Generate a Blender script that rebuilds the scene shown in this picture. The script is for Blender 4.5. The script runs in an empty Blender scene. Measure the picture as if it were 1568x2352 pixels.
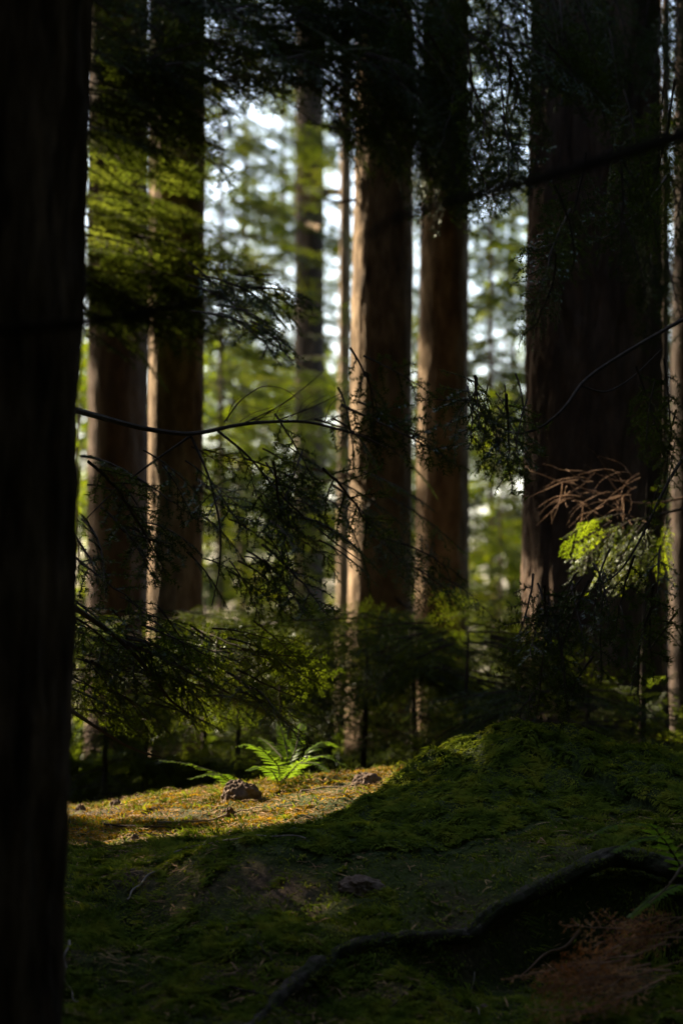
import bpy, math, numpy as np
from math import radians, sin, cos, pi
rng = np.random.default_rng(11)
SC = bpy.context.scene
COL = SC.collection

# ------------------------------------------------------------------ camera frame (photo measured 1568 x 2352)
FPX, CX, CY = 5553.0, 784.0, 1176.0
PITCH = radians(3.0); CAMZ = 1.25
cp, sp_ = cos(PITCH), sin(PITCH)
def P(X, Y, d):
    """world point seen at photo position (X, Y) standing d metres in front of the camera"""
    vx = (X-CX)/FPX; vz = -(Y-CY)/FPX
    wy = cp - sp_*vz; wz = sp_ + cp*vz
    return np.array([vx*d/wy, d, CAMZ + wz*d/wy])
SUN_EL, SUN_AZ = radians(31), radians(-51)
SUN = np.array([sin(SUN_AZ)*cos(SUN_EL), cos(SUN_AZ)*cos(SUN_EL), sin(SUN_EL)])

# ------------------------------------------------------------------ noise
def _hash(ix, iy, iz, seed):
    h = (ix*374761393 + iy*668265263 + iz*2147483647 + seed*144665) & 0xffffffff
    h = ((h ^ (h >> 13))*1274126177) & 0xffffffff
    h = (h ^ (h >> 16))
    h = (h*2246822519) & 0xffffffff
    return ((h ^ (h >> 15)) & 0xffff)/65535.0
def vnoise(p, seed=0):
    p = np.asarray(p, float); i = np.floor(p).astype(np.int64); f = p - i; f = f*f*(3-2*f)
    r = 0
    for dx in (0, 1):
        for dy in (0, 1):
            for dz in (0, 1):
                w = (f[..., 0] if dx else 1-f[..., 0])*(f[..., 1] if dy else 1-f[..., 1])*(f[..., 2] if dz else 1-f[..., 2])
                r = r + w*_hash(i[..., 0]+dx, i[..., 1]+dy, i[..., 2]+dz, seed)
    return r
def fbm(p, seed=0, oct=4):
    a, s, t = 0.5, 0.0, 0.0; q = np.asarray(p, float)
    for k in range(oct):
        s = s + a*vnoise(q, seed+k*17); t += a; a *= .5; q = q*2.03+11.3
    return s/t
def xy3(x, y, k=1.0, z=0.0):
    return np.stack([x*k, y*k, np.full_like(x, z)], -1)
def sstep(a, b, x):
    t = np.clip((x-a)/(b-a), 0, 1); return t*t*(3-2*t)

# ------------------------------------------------------------------ mesh building
class MB:
    """collects faces (triangles and quads) with material slots, then links them as ONE mesh object"""
    def __init__(s): s.v = []; s.t = []; s.q = []; s.tm = []; s.qm = []; s.n = 0; s.a = []
    def add(s, v, tris=None, quads=None, mat=0):
        v = np.asarray(v, float).reshape(-1, 3)
        if tris is not None and len(tris):
            tris = np.asarray(tris).reshape(-1, 3); s.t.append(tris+s.n)
            s.tm.append(np.broadcast_to(np.asarray(mat), (len(tris),)))
        if quads is not None and len(quads):
            quads = np.asarray(quads).reshape(-1, 4); s.q.append(quads+s.n)
            s.qm.append(np.broadcast_to(np.asarray(mat), (len(quads),)))
        s.v.append(v); s.n += len(v)
    def tube(s, pts, rad, n=6, mat=0, caps=True):
        pts = np.asarray(pts, float); rad = np.broadcast_to(np.asarray(rad, float), (len(pts),))
        t = np.gradient(pts, axis=0); t /= np.linalg.norm(t, axis=1)[:, None]+1e-12
        up = np.array([0, 0, 1.0]) if abs(t[0, 2]) < .9 else np.array([1.0, 0, 0])
        a = np.cross(t, up); a /= np.linalg.norm(a, axis=1)[:, None]+1e-12
        b = np.cross(a, t)
        th = np.arange(n)*2*pi/n
        v = pts[:, None]+rad[:, None, None]*(np.cos(th)[None, :, None]*a[:, None]+np.sin(th)[None, :, None]*b[:, None])
        s.grid(v, mat, wrap=True)
        if caps:
            m = len(pts); c = len(v.reshape(-1, 3))
            for k, rev in ((0, True), (m-1, False)):
                idx = np.arange(n)
                ring = v[k]
                cc = ring.mean(0)
                f = np.stack([idx, (idx+1) % n, np.full(n, n)], 1)
                if rev: f = f[:, ::-1]
                s.add(np.vstack([ring, cc]), tris=f, mat=mat)
    def grid(s, v, mat=0, wrap=False):
        m, n = v.shape[:2]
        i = np.arange(m-1)[:, None]; j = np.arange(n if wrap else n-1)[None, :]
        j2 = (j+1) % n
        q = np.stack([i*n+j, i*n+j2, (i+1)*n+j2, (i+1)*n+j], -1).reshape(-1, 4)
        s.add(v.reshape(-1, 3), quads=q, mat=mat)
    def arrays(s):
        return s
    def build(s, name, mats, parent=None, origin=None, smooth=True):
        v = np.vstack(s.v)
        if origin is not None: v = v-np.asarray(origin)
        t = np.vstack(s.t) if s.t else np.zeros((0, 3), int); q = np.vstack(s.q) if s.q else np.zeros((0, 4), int)
        tm = np.concatenate(s.tm) if s.tm else np.zeros(0, int); qm = np.concatenate(s.qm) if s.qm else np.zeros(0, int)
        me = bpy.data.meshes.new(name)
        me.vertices.add(len(v)); me.vertices.foreach_set('co', v.astype(np.float32).ravel())
        loops = np.concatenate([t.ravel(), q.ravel()]).astype(np.int32)
        me.loops.add(len(loops)); me.loops.foreach_set('vertex_index', loops)
        nf = len(t)+len(q); me.polygons.add(nf)
        start = np.concatenate([np.arange(len(t))*3, len(t)*3+np.arange(len(q))*4]).astype(np.int32)
        me.polygons.foreach_set('loop_start', start)
        me.polygons.foreach_set('material_index', np.concatenate([tm, qm]).astype(np.int32))
        me.polygons.foreach_set('use_smooth', np.full(nf, smooth))
        for m in (mats if isinstance(mats, (list, tuple)) else [mats]): me.materials.append(m)
        me.update(calc_edges=True); me.validate()
        o = bpy.data.objects.new(name, me); COL.objects.link(o)
        if parent is not None: o.parent = parent
        elif origin is not None: o.location = origin
        return o
def tag(o, label=None, cat=None, group=None, kind=None):
    if label: o['label'] = label
    if cat: o['category'] = cat
    if group: o['group'] = group
    if kind: o['kind'] = kind
    return o
def thing(name, loc, label, cat, group=None):
    o = bpy.data.objects.new(name, None); COL.objects.link(o); o.location = [float(c) for c in loc]
    o.empty_display_size = .2
    return tag(o, label, cat, group)

# ------------------------------------------------------------------ materials
def new_mat(name):
    m = bpy.data.materials.new(name); m.use_nodes = True; nt = m.node_tree; nt.nodes.clear()
    out = nt.nodes.new('ShaderNodeOutputMaterial'); return m, nt, out
def nd(nt, t, **kw):
    n = nt.nodes.new(t)
    for k, v in kw.items():
        if k in n.inputs.keys(): n.inputs[k].default_value = v
        else: setattr(n, k, v)
    return n
def ramp(nt, fac, stops):
    r = nt.nodes.new('ShaderNodeValToRGB'); e = r.color_ramp.elements
    while len(e) < len(stops): e.new(.5)
    for el, (p, c) in zip(e, stops): el.position = p; el.color = (*c, 1)
    nt.links.new(fac, r.inputs[0]); return r.outputs[0]
def noise_of(nt, scale, detail=4, rough=.6, vec=None, stretch=None, kind='Object'):
    tc = nd(nt, 'ShaderNodeTexCoord'); v = tc.outputs[kind]
    if stretch:
        mp = nd(nt, 'ShaderNodeMapping'); mp.inputs['Scale'].default_value = stretch; nt.links.new(v, mp.inputs[0]); v = mp.outputs[0]
    n = nd(nt, 'ShaderNodeTexNoise', Scale=scale, Detail=detail, Roughness=rough); nt.links.new(v, n.inputs['Vector']); return n.outputs['Fac']
def foliage_mat(name, c0, c1, c2, trans, tfac=.5, scale=3.0, gloss=.12):
    m, nt, out = new_mat(name)
    f = noise_of(nt, scale, 3, .6)
    col = ramp(nt, f, [(.3, c0), (.5, c1), (.72, c2)])
    d = nd(nt, 'ShaderNodeBsdfDiffuse'); nt.links.new(col, d.inputs[0])
    t = nd(nt, 'ShaderNodeBsdfTranslucent')
    mul = nd(nt, 'ShaderNodeMix', data_type='RGBA', blend_type='MULTIPLY'); mul.inputs[0].default_value = 1.0
    nt.links.new(col, mul.inputs[6]); mul.inputs[7].default_value = (*trans, 1)
    nt.links.new(mul.outputs[2], t.inputs[0])
    mx = nd(nt, 'ShaderNodeMixShader'); mx.inputs[0].default_value = tfac
    nt.links.new(d.outputs[0], mx.inputs[1]); nt.links.new(t.outputs[0], mx.inputs[2])
    g = nd(nt, 'ShaderNodeBsdfGlossy', Roughness=.45); g.inputs[0].default_value = (.8, .85, .8, 1)
    fr = nd(nt, 'ShaderNodeFresnel', IOR=1.35)
    k = nd(nt, 'ShaderNodeMath', operation='MULTIPLY'); nt.links.new(fr.outputs[0], k.inputs[0]); k.inputs[1].default_value = gloss*.5
    mx2 = nd(nt, 'ShaderNodeMixShader'); nt.links.new(k.outputs[0], mx2.inputs[0])
    nt.links.new(mx.outputs[0], mx2.inputs[1]); nt.links.new(g.outputs[0], mx2.inputs[2])
    nt.links.new(mx2.outputs[0], out.inputs[0]); return m
def rough_mat(name, stops, scale=8, stretch=None, bump=.3, bscale=40, detail=6, rough=.9, dist=.01):
    m, nt, out = new_mat(name)
    f = noise_of(nt, scale, detail, .65, stretch=stretch)
    col = ramp(nt, f, stops)
    b = nd(nt, 'ShaderNodeBsdfPrincipled', Roughness=rough)
    b.inputs['Specular IOR Level'].default_value = .2
    nt.links.new(col, b.inputs['Base Color'])
    if bump:
        h = noise_of(nt, bscale, 5, .6, stretch=stretch)
        bp = nd(nt, 'ShaderNodeBump', Strength=bump, Distance=dist); nt.links.new(h, bp.inputs['Height']); nt.links.new(bp.outputs[0], b.inputs['Normal'])
    nt.links.new(b.outputs[0], out.inputs[0]); return m

M = {}
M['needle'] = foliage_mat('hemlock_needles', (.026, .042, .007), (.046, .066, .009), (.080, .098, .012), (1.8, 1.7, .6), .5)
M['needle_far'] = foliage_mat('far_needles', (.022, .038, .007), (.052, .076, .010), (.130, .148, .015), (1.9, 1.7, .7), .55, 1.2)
M['needle_lit'] = foliage_mat('sunlit_needles', (.055, .085, .008), (.090, .122, .010), (.135, .158, .014), (2.8, 2.7, 1.), .68)  # brighter needle copy for sunlit boughs, sunlight put into the colour
M['needle_olive'] = foliage_mat('sunlit_olive_needles', (.060, .090, .018), (.105, .145, .028), (.165, .200, .050), (2.0, 1.9, .8), .5)  # lightened needle copy for the lit tiers, sunlight in the colour
M['needle_dark'] = foliage_mat('shaded_needles', (.020, .030, .007), (.032, .045, .009), (.052, .066, .012), (1.5, 1.5, .7), .4)  # darker needle copy for shaded boughs, shade put into the colour
M['fern'] = foliage_mat('fern_leaf', (.060, .110, .020), (.085, .140, .022), (.110, .165, .030), (2.0, 2.0, .6), .5, 9, .04)
M['moss'] = foliage_mat('moss_fronds', (.045, .070, .009), (.130, .165, .018), (.250, .245, .028), (1.6, 1.6, .7), .35, 9., .05)
M['moss_sunlit'] = foliage_mat('sunlit_moss', (.190, .105, .009), (.310, .185, .013), (.420, .270, .026), (1.5, 1.4, .6), .35, 6, .05)  # moss copy with the warm sunlight put into its colour
M['litter'] = rough_mat('dead_needles', [(.3, (.10, .055, .025)), (.5, (.24, .14, .058)), (.7, (.38, .25, .11))], 20, bump=0)
M['rust'] = foliage_mat('dead_sprays', (.18, .075, .022), (.32, .145, .042), (.46, .25, .09), (1.4, 1.0, .7), .35, 12, .05)
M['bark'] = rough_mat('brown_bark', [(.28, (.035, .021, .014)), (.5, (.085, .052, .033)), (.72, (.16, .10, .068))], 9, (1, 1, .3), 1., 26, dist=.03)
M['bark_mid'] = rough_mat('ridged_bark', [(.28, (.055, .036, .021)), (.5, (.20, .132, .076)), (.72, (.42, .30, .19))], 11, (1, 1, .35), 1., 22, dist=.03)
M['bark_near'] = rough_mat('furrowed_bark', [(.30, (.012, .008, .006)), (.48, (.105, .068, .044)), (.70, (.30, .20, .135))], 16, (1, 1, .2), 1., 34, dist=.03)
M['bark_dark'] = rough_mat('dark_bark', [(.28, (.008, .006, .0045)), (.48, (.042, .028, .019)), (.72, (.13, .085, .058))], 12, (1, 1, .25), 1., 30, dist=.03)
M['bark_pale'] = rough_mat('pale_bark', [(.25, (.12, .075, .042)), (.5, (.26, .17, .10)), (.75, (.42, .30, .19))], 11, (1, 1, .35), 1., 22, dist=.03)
M['twig'] = rough_mat('twig_bark', [(.3, (.020, .014, .010)), (.7, (.065, .046, .032))], 30, bump=0)
M['stick'] = rough_mat('weathered_stick', [(.3, (.16, .12, .085)), (.7, (.36, .29, .22))], 30, bump=.4, bscale=80)
M['root'] = rough_mat('root_bark', [(.3, (.012, .012, .005)), (.45, (.030, .032, .010)), (.55, (.045, .035, .024)), (.74, (.14, .115, .085))], 16, bump=.9, bscale=45, dist=.012)
M['rock'] = rough_mat('rock_face', [(.3, (.07, .045, .03)), (.5, (.15, .10, .07)), (.75, (.28, .21, .16))], 14, bump=.8, bscale=50)
# ground: soil, needle litter and moss by large patches
def ground_material():
    m, nt, out = new_mat('forest_floor')
    big = noise_of(nt, 2.2, 5, .6); fine = noise_of(nt, 70, 5, .7)
    soil = ramp(nt, fine, [(.3, (.035, .022, .014)), (.5, (.085, .055, .032)), (.72, (.16, .11, .065))])
    moss = ramp(nt, fine, [(.3, (.020, .030, .006)), (.5, (.045, .058, .010)), (.75, (.085, .090, .016))])
    k = ramp(nt, big, [(.33, (0, 0, 0)), (.50, (1, 1, 1))])
    mx = nd(nt, 'ShaderNodeMix', data_type='RGBA'); nt.links.new(k, mx.inputs[0]); nt.links.new(soil, mx.inputs[6]); nt.links.new(moss, mx.inputs[7])
    b = nd(nt, 'ShaderNodeBsdfPrincipled', Roughness=.95); b.inputs['Specular IOR Level'].default_value = .15
    nt.links.new(mx.outputs[2], b.inputs['Base Color'])
    bp = nd(nt, 'ShaderNodeBump', Strength=.8, Distance=.02); nt.links.new(fine, bp.inputs['Height']); nt.links.new(bp.outputs[0], b.inputs['Normal'])
    nt.links.new(b.outputs[0], out.inputs[0]); return m
M['ground'] = ground_material()

# ------------------------------------------------------------------ terrain
TY = np.array([-400, -40, 0, 4, 6.4, 7.0, 7.5, 8.0, 8.6, 9.2, 9.9, 10.4, 11, 12.5, 16, 25, 60, 400.])
TZ = np.array([-1.6, -1.45, -1.35, -1.22, -1.02, -.865, -.73, -.665, -.634, -.610, -.582, -.61, -.75, -.95, -1.05, -1.6, -4.2, -28.])
_yy = np.linspace(-40, 70, 11001); _zz = np.interp(_yy, TY, TZ)
_k = np.exp(-.5*(np.arange(-60, 61)/22.)**2); _k /= _k.sum()
_zs = np.convolve(np.pad(_zz, 60, mode='edge'), _k, mode='valid')
ROOT = np.array([P(*a) for a in [(560, 2440, 6.35), (640, 2352, 6.6), (700, 2285, 6.72), (770, 2225, 6.85), (890, 2190, 6.95), (1060, 2150, 7.0), (1130, 2080, 7.12),
                                 (1280, 2010, 7.26), (1400, 1955, 7.36), (1480, 1965, 7.34), (1568, 1990, 7.28), (1700, 2010, 7.2)]])
def polyd(x, y, pl):
    """distance to a polyline in plan, signed so that positive is on the camera side, and the position along it"""
    best = np.full(x.shape, 1e9); side = np.zeros(x.shape); par = np.zeros(x.shape)
    for i in range(len(pl)-1):
        a = pl[i, :2]; b = pl[i+1, :2]; ab = b-a; L2 = ab@ab
        t = np.clip(((x-a[0])*ab[0]+(y-a[1])*ab[1])/L2, 0, 1)
        dx = x-(a[0]+t*ab[0]); dy = y-(a[1]+t*ab[1]); d = np.hypot(dx, dy)
        s = np.where(ab[0]*dy-ab[1]*dx < 0, 1, -1)
        u = d < best
        best = np.where(u, d, best); side = np.where(u, s, side); par = np.where(u, i+t, par)
    return best, side, par
def ground_z(x, y):
    x = np.asarray(x, float); y = np.asarray(y, float)
    z = np.where((y > -39) & (y < 69), np.interp(y, _yy, _zs), np.interp(y, TY, TZ))
    z = z + .11*np.clip(x+.35, -1.6, .9)*sstep(6.2, 8.6, y)*(1-sstep(10.5, 13, y))
    near = sstep(3, 6, y)*(1-sstep(11, 14, y))
    z = z + near*(.085*(fbm(xy3(x, y, 2.1), 3, 3)-.5)+.055*(fbm(xy3(x, y, 7), 9, 3)-.5)*(.6+.4*sstep(8.2, 7.6, y))+.022*(fbm(xy3(x, y, 26), 5, 2)-.5))
    z = z + (1-near)*.5*(fbm(xy3(x, y, .25), 33, 3)-.5)*sstep(2, 12, np.abs(x)+np.abs(y-9))
    # hummock with a hollow on its left, lower left of the bank
    hx, hy = P(640, 2010, 7.55)[:2]
    z = z + .07*np.exp(-((x-hx)/.33)**2-((y-hy)/.26)**2)
    h2 = P(520, 2200, 6.9)[:2]
    z = z + .05*np.exp(-((x-h2[0])/.35)**2-((y-h2[1])/.25)**2)
    h3 = P(330, 2080, 7.25)[:2]
    z = z - .09*np.exp(-((x-h3[0])/.16)**2-((y-h3[1])/.22)**2)
    # hollow under the root
    d, s, t = polyd(x, y, ROOT)
    dep = np.interp(t, [0, 2, 4, 5, 7, 11], [.03, .07, .05, .15, .24, .20])
    fall = np.where(s > 0, sstep(-.02, .07, d)*(1-sstep(.25, .75, d)), 0)
    z = z - dep*fall
    return z + CAMZ
MAX_ = np.array([[3.2, 9.3], [1.55, 8.95], [1.05, 8.9], [.72, 8.85], [.48, 8.75], [.25, 8.38], [-.02, 7.92], [-.4, 7.55]])
MH = np.array([.03, .055, .125, .19, .20, .075, .05, .0])
def mound_h(x, y):
    d, s, t = polyd(x, y, MAX_)
    s = -s
    H = np.interp(t, np.arange(len(MH)), MH)
    w = np.where(s > 0, np.interp(t, [0, 4, 7], [1.25, 1.0, .35]), np.interp(t, [0, 4, 7], [.5, .26, .2]))
    q = np.clip(d/w, 0, 1)
    f = np.where(s > 0, (1-q**1.7)**1.5, (1-q**2.2)**1.3)
    lump = .075*(fbm(xy3(x, y, 4.5), 21, 3)-.5)+.055*(fbm(xy3(x, y, 13), 22, 2)-.5)+.030*(fbm(xy3(x, y, 30), 24, 2)-.5)
    return H*f + lump*sstep(.0, .08, H*f)
def surf_z(x, y):
    return ground_z(x, y)+np.maximum(mound_h(x, y), 0)
def axis_coords(lo, a, b, hi, step, grow=1.25):
    mid = list(np.arange(a, b, step)); s = step; p = mid[-1]; right = []
    while p < hi: s *= grow; p += s; right.append(p)
    s = step; p = a; left = []
    while p > lo: s *= grow; p -= s; left.append(p)
    return np.array(left[::-1]+mid+right)
gx = axis_coords(-350, -1.75, 1.75, 350, .0125); gy = axis_coords(-300, 6.1, 10.6, 390, .0125)
X, Y = np.meshgrid(gx, gy)
mb = MB(); mb.grid(np.stack([X, Y, ground_z(X, Y)], -1)); ground = tag(mb.build('ground', M['ground']), kind='structure')

# mound (a thing of its own, on the ground)
mx_ = np.arange(-.6, 3.0, .0125); my_ = np.arange(7.3, 10.0, .0125)
X, Y = np.meshgrid(mx_, my_); hh = mound_h(X, Y)
keep = hh > .004
zz = ground_z(X, Y)+np.where(keep, hh, -.03)
m, n = X.shape
kq = keep[:-1, :-1] | keep[1:, :-1] | keep[:-1, 1:] | keep[1:, 1:]
ii, jj = np.nonzero(kq)
q = np.stack([ii*n+jj, ii*n+jj+1, (ii+1)*n+jj+1, (ii+1)*n+jj], 1)
used, inv = np.unique(q.ravel(), return_inverse=True)
mb = MB(); mb.add(np.stack([X, Y, zz], -1).reshape(-1, 3)[used], quads=inv.reshape(-1, 4))
M['mound'] = rough_mat('mossy_earth', [(.3, (.018, .028, .006)), (.5, (.040, .056, .010)), (.75, (.075, .085, .016))], 40, bump=.9, bscale=90, dist=.02)
MO = np.array([.8, 8.7, float(surf_z(np.array([.8]), np.array([8.7]))[0])])
mound = mb.build('moss_mound', M['mound'], origin=MO)
tag(mound, 'broad rounded mound thickly grown with green moss, right of the sunlit ground', 'mound')

# ------------------------------------------------------------------ moss and litter
def surf_normal(fn, x, y, e=.012):
    dx = (fn(x+e, y)-fn(x-e, y))/(2*e); dy = (fn(x, y+e)-fn(x, y-e))/(2*e)
    n = np.stack([-dx, -dy, np.ones_like(dx)], -1); return n/np.linalg.norm(n, axis=-1, keepdims=True)
def fronds(mb, x, y, fn, L, w, hang, mat=0):
    """short curved tapering moss fronds rooted at x, y"""
    n = len(x); z = fn(x, y); nrm = surf_normal(fn, x, y); hang = np.broadcast_to(hang, (n,))[:, None]
    base = np.stack([x, y, z-.004], -1)
    g = np.zeros((n, 3)); g[:, 2] = -1
    down = g-nrm*np.sum(g*nrm, 1, keepdims=True)
    # hanging direction jittered by coherent noise so that fronds gather in tufts
    a = (fbm(xy3(x, y, 14), 71, 2)-.5)*7+rng.normal(0, .7, n)
    e1 = np.cross(nrm, [0, 1.0, 0]); e1 /= np.linalg.norm(e1, axis=1, keepdims=True); e2 = np.cross(nrm, e1)
    tang = np.cos(a)[:, None]*e1+np.sin(a)[:, None]*e2+down*hang*2.2
    tang /= np.linalg.norm(tang, axis=1, keepdims=True)+1e-9
    L = (L*rng.uniform(.55, 1.3, n))[:, None]
    p1 = base+L*.5*(nrm*.75+tang*.45); p2 = base+L*(nrm*.72+tang*.9)-np.array([0, 0, 1])*L*.25*hang
    side = np.cross(tang, nrm)+rng.normal(0, .35, (n, 3)); side /= np.linalg.norm(side, axis=1, keepdims=True)
    wd = (w*rng.uniform(.6, 1.4, n))[:, None]
    v = np.stack([base-side*wd*.5, base+side*wd*.5, p1-side*wd, p1+side*wd, p2], 1).reshape(-1, 3)
    k = np.arange(n)[:, None]*5
    mb.add(v, tris=np.vstack([k+[0, 1, 3], k+[0, 3, 2], k+[2, 3, 4]]), mat=np.tile(mat, 3) if np.ndim(mat) else mat)
def in_frame(x, y, z, mg=.06):
    vz = (cp*(z-CAMZ)-sp_*y)/(cp*y+sp_*(z-CAMZ)); vx = x/(cp*y+sp_*(z-CAMZ))
    return (np.abs(vx) < CX/FPX*(1+mg)+.004) & (vz > -CY/FPX*(1+mg)) & (vz < CY/FPX*(1+mg))
def scatter(n, y0, y1):
    y = np.sqrt(rng.uniform(y0**2, y1**2, n)); x = rng.uniform(-1, 1, n)*y*.152
    return x, y
def sunlit_w(x, y):      # where sun falls on the plateau; its gold is painted into the moss
    return sstep(8.15, 8.7, y+.25*(fbm(xy3(x, y, 3), 51, 3)-.5)*2)*(1-sstep(.25, .6, x))
# ground moss
x, y = scatter(420000, 6.15, 10.5)
hm = mound_h(x, y)
pat = fbm(xy3(x, y, 3.2), 41, 4)
g = sunlit_w(x, y)
thick = sstep(.37, .52, pat)*(1-.12*g*sstep(8.2, 8.8, y))
u = (hm < .012) & (rng.random(len(x)) < .10+.9*thick)
x, y, g, thick = x[u], y[u], g[u], thick[u]
mb = MB(); isg = (rng.random(len(x)) < g*.9).astype(int)
fronds(mb, x, y, ground_z, np.where(isg, .012, .012+.026*sstep(.38, .7, fbm(xy3(x, y, 20), 91, 2))), .0028, np.clip(.5-g, .05, .5), isg)
mb.build('moss', [M['moss'], M['moss_sunlit']])
tag(bpy.data.objects['moss'], 'green moss, coloured golden where the sun falls, creeping over the forest floor', 'moss', kind='stuff')
# mound moss: long hanging fronds, a part of the mound
xs, ys = [], []
x, y = scatter(430000, 7.3, 9.7); u = mound_h(x, y) > .008
x, y = x[u], y[u]; u = in_frame(x, y, surf_z(x, y), .1); x, y = x[u], y[u]
tuft = fbm(xy3(x, y, 22), 61, 2); cl = fbm(xy3(x, y, 5), 64, 3)
u = rng.random(len(x)) < .35+.9*sstep(.35, .6, tuft); x, y, tuft, cl = x[u], y[u], tuft[u], cl[u]
mb = MB(); fronds(mb, x, y, surf_z, .012+.022*sstep(.35, .75, tuft), .0028, .75)
mf = mb.build('moss_fronds', M['moss'], parent=mound, origin=MO); mf['kind'] = 'stuff'
# fallen needles and bits on the plateau and the bank
x, y = scatter(46000, 6.3, 10.3)
lit = fbm(xy3(x, y, 3.6), 81, 3)
band = np.exp(-((y-8.35-.1*x)/.28)**2)
keep = rng.random(len(x)) < np.clip(.12+sstep(.5, .62, lit)*.35+.5*sunlit_w(x, y)+band*.8, 0, 1)*(mound_h(x, y) < .02)
x, y = x[keep], y[keep]; n = len(x); z = ground_z(x, y); nr = surf_normal(ground_z, x, y, .03)
a = rng.uniform(0, 2*pi, n); t = np.stack([np.cos(a), np.sin(a), rng.normal(0, .25, n)], 1); t -= nr*np.sum(t*nr, 1, keepdims=True)*.8
t /= np.linalg.norm(t, axis=1, keepdims=True); s_ = np.cross(nr, t)
L = np.where(rng.random(n) < .12, rng.uniform(.03, .07, n), rng.uniform(.008, .022, n))[:, None]; b0 = np.stack([x, y, z], 1)+nr*rng.uniform(.003, .012, n)[:, None]
w = (.0009+L*.028)
v = np.stack([b0-t*L*.5-s_*w*.6, b0-t*L*.5+s_*w*.6, b0+nr*w*.9+s_*w, b0+nr*w*.9-s_*w, b0+t*L*.5], 1).reshape(-1, 3)
k = np.arange(n)[:, None]*5
mb = MB(); mb.add(v, tris=np.vstack([k+[0, 1, 2], k+[0, 2, 3], k+[3, 2, 4]]))
tag(mb.build('needle_litter', M['litter']), 'brown fallen needles and chips strewn over the bank', 'leaf litter', kind='stuff')

# ------------------------------------------------------------------ conifer branches
def needles_on(seg0, seg1, nrm, nl, nw, npm):
    """flat rows of needles either side of every twig segment -> triangle vertices"""
    d = seg1-seg0; L = np.linalg.norm(d, axis=1); t = d/(L[:, None]+1e-9)
    cnt = np.maximum(1, (L*npm).astype(int)); idx = np.repeat(np.arange(len(L)), cnt*2)
    n = len(idx); f = rng.random(n); pos = seg0[idx]+d[idx]*f[:, None]; tt = t[idx]; nn = nrm[idx]
    sd = np.cross(nn, tt)*np.where(rng.random(n) < .5, 1, -1)[:, None]
    dr = sd*.85+tt*rng.uniform(.2, .75, n)[:, None]+nn*rng.normal(0, .25, n)[:, None]
    dr /= np.linalg.norm(dr, axis=1, keepdims=True)
    ln = nl*rng.uniform(.6, 1.15, n)[:, None]
    return np.stack([pos-tt*nw*.5, pos+tt*nw*.5, pos+dr*ln], 1)
def branch(L, seed, nl=.013, nw=.0026, npm=230, gap=.035, tgap=.022, ang=58, droop=.22, wide=.42, bare=.1, r0=.005, twigw=.0011, tert=True, hang=.35):
    """one flat drooping hemlock branch along +X; returns (needle tris, MB of wood)"""
    r = np.random.default_rng(seed)
    s = np.linspace(0, 1, 12); wob = np.cumsum(r.normal(0, .018, 12))
    ax = np.stack([L*s, L*(wob-wob[0])*s, -droop*L*s**1.8+L*.012*np.cumsum(r.normal(0, .3, 12))*s], 1)
    wood = MB(); wood.tube(ax, r0*(1-s*.85)+twigw*.6, 5)
    S0, S1, NN = [], [], []
    def seg(p, q, nrm): S0.append(p); S1.append(q); NN.append(nrm)
    k = int(L*(1-bare)/gap); side = 1
    for i in range(k):
        f = bare+(1-bare)*(i+r.uniform(.1, .9))/k; side = -side
        p = np.array([np.interp(f, s, ax[:, c]) for c in range(3)])
        l2 = L*wide*(1-f)**.75*min(1, .35+3.0*(f-bare))*r.uniform(.55, 1.15)+.03
        a = radians(ang*r.uniform(.75, 1.15))*side
        slope = -droop*1.6*f
        d = np.array([cos(a), sin(a), slope*cos(a)-hang*.5*r.uniform(.2, 1.2)]); d /= np.linalg.norm(d)
        bend = np.array([.35, 0, -hang*r.uniform(.3, 1.3)])
        pts = [p]
        for c in range(4):
            dd = d+bend*(c/4.); dd /= np.linalg.norm(dd); pts.append(pts[-1]+dd*l2/4)
        pts = np.array(pts); nrm = np.array([0, .15*r.normal(), 1.0])
        if l2 > .05: wood.tube(pts, np.linspace(twigw*1.6, twigw*.6, 5), 3, caps=False)
        for c in range(4): seg(pts[c], pts[c+1], nrm)
        if tert:
            m = int(l2/tgap); sd2 = 1
            for j in range(m):
                sd2 = -sd2; g = (j+r.uniform(.3, 1))/(m+.5)
                if g < .08 or r.random() < .12: continue
                q = np.array([np.interp(g*4, np.arange(5), pts[:, c]) for c in range(3)])
                td = pts[min(4, int(g*4)+1)]-pts[int(g*4)]; td /= np.linalg.norm(td)
                ss = np.cross(nrm, td)*sd2; l3 = l2*.36*(1-g)**.6*r.uniform(.5, 1.2)+nl*.6
                e = ss*.8+td*.7+np.array([0, 0, -hang*.5*r.uniform(0, 1)]); e /= np.linalg.norm(e)
                seg(q, q+e*l3, nrm)
    for c in range(8, 11): seg(ax[c], ax[c+1], np.array([0, 0, 1.0]))
    S0, S1, NN = np.array(S0), np.array(S1), np.array(NN); NN /= np.linalg.norm(NN, axis=1, keepdims=True)
    global rng
    keep_rng = rng; rng = r; tri = needles_on(S0, S1, NN, nl, nw, npm); rng = keep_rng
    return dict(tri=tri.reshape(-1, 3), wv=np.vstack(wood.v), wq=(np.vstack(wood.q) if wood.q else None), wt=(np.vstack(wood.t) if wood.t else None), L=L)
def rotm(dirv, roll=0.):
    x = np.asarray(dirv, float); x = x/np.linalg.norm(x)
    up = np.array([0, 0, 1.0]) if abs(x[2]) < .95 else np.array([0, 1.0, 0])
    y = np.cross(up, x); y /= np.linalg.norm(y); z = np.cross(x, y)
    y2 = y*cos(roll)+z*sin(roll); z2 = -y*sin(roll)+z*cos(roll)
    return np.stack([x, y2, z2], 1)
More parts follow.
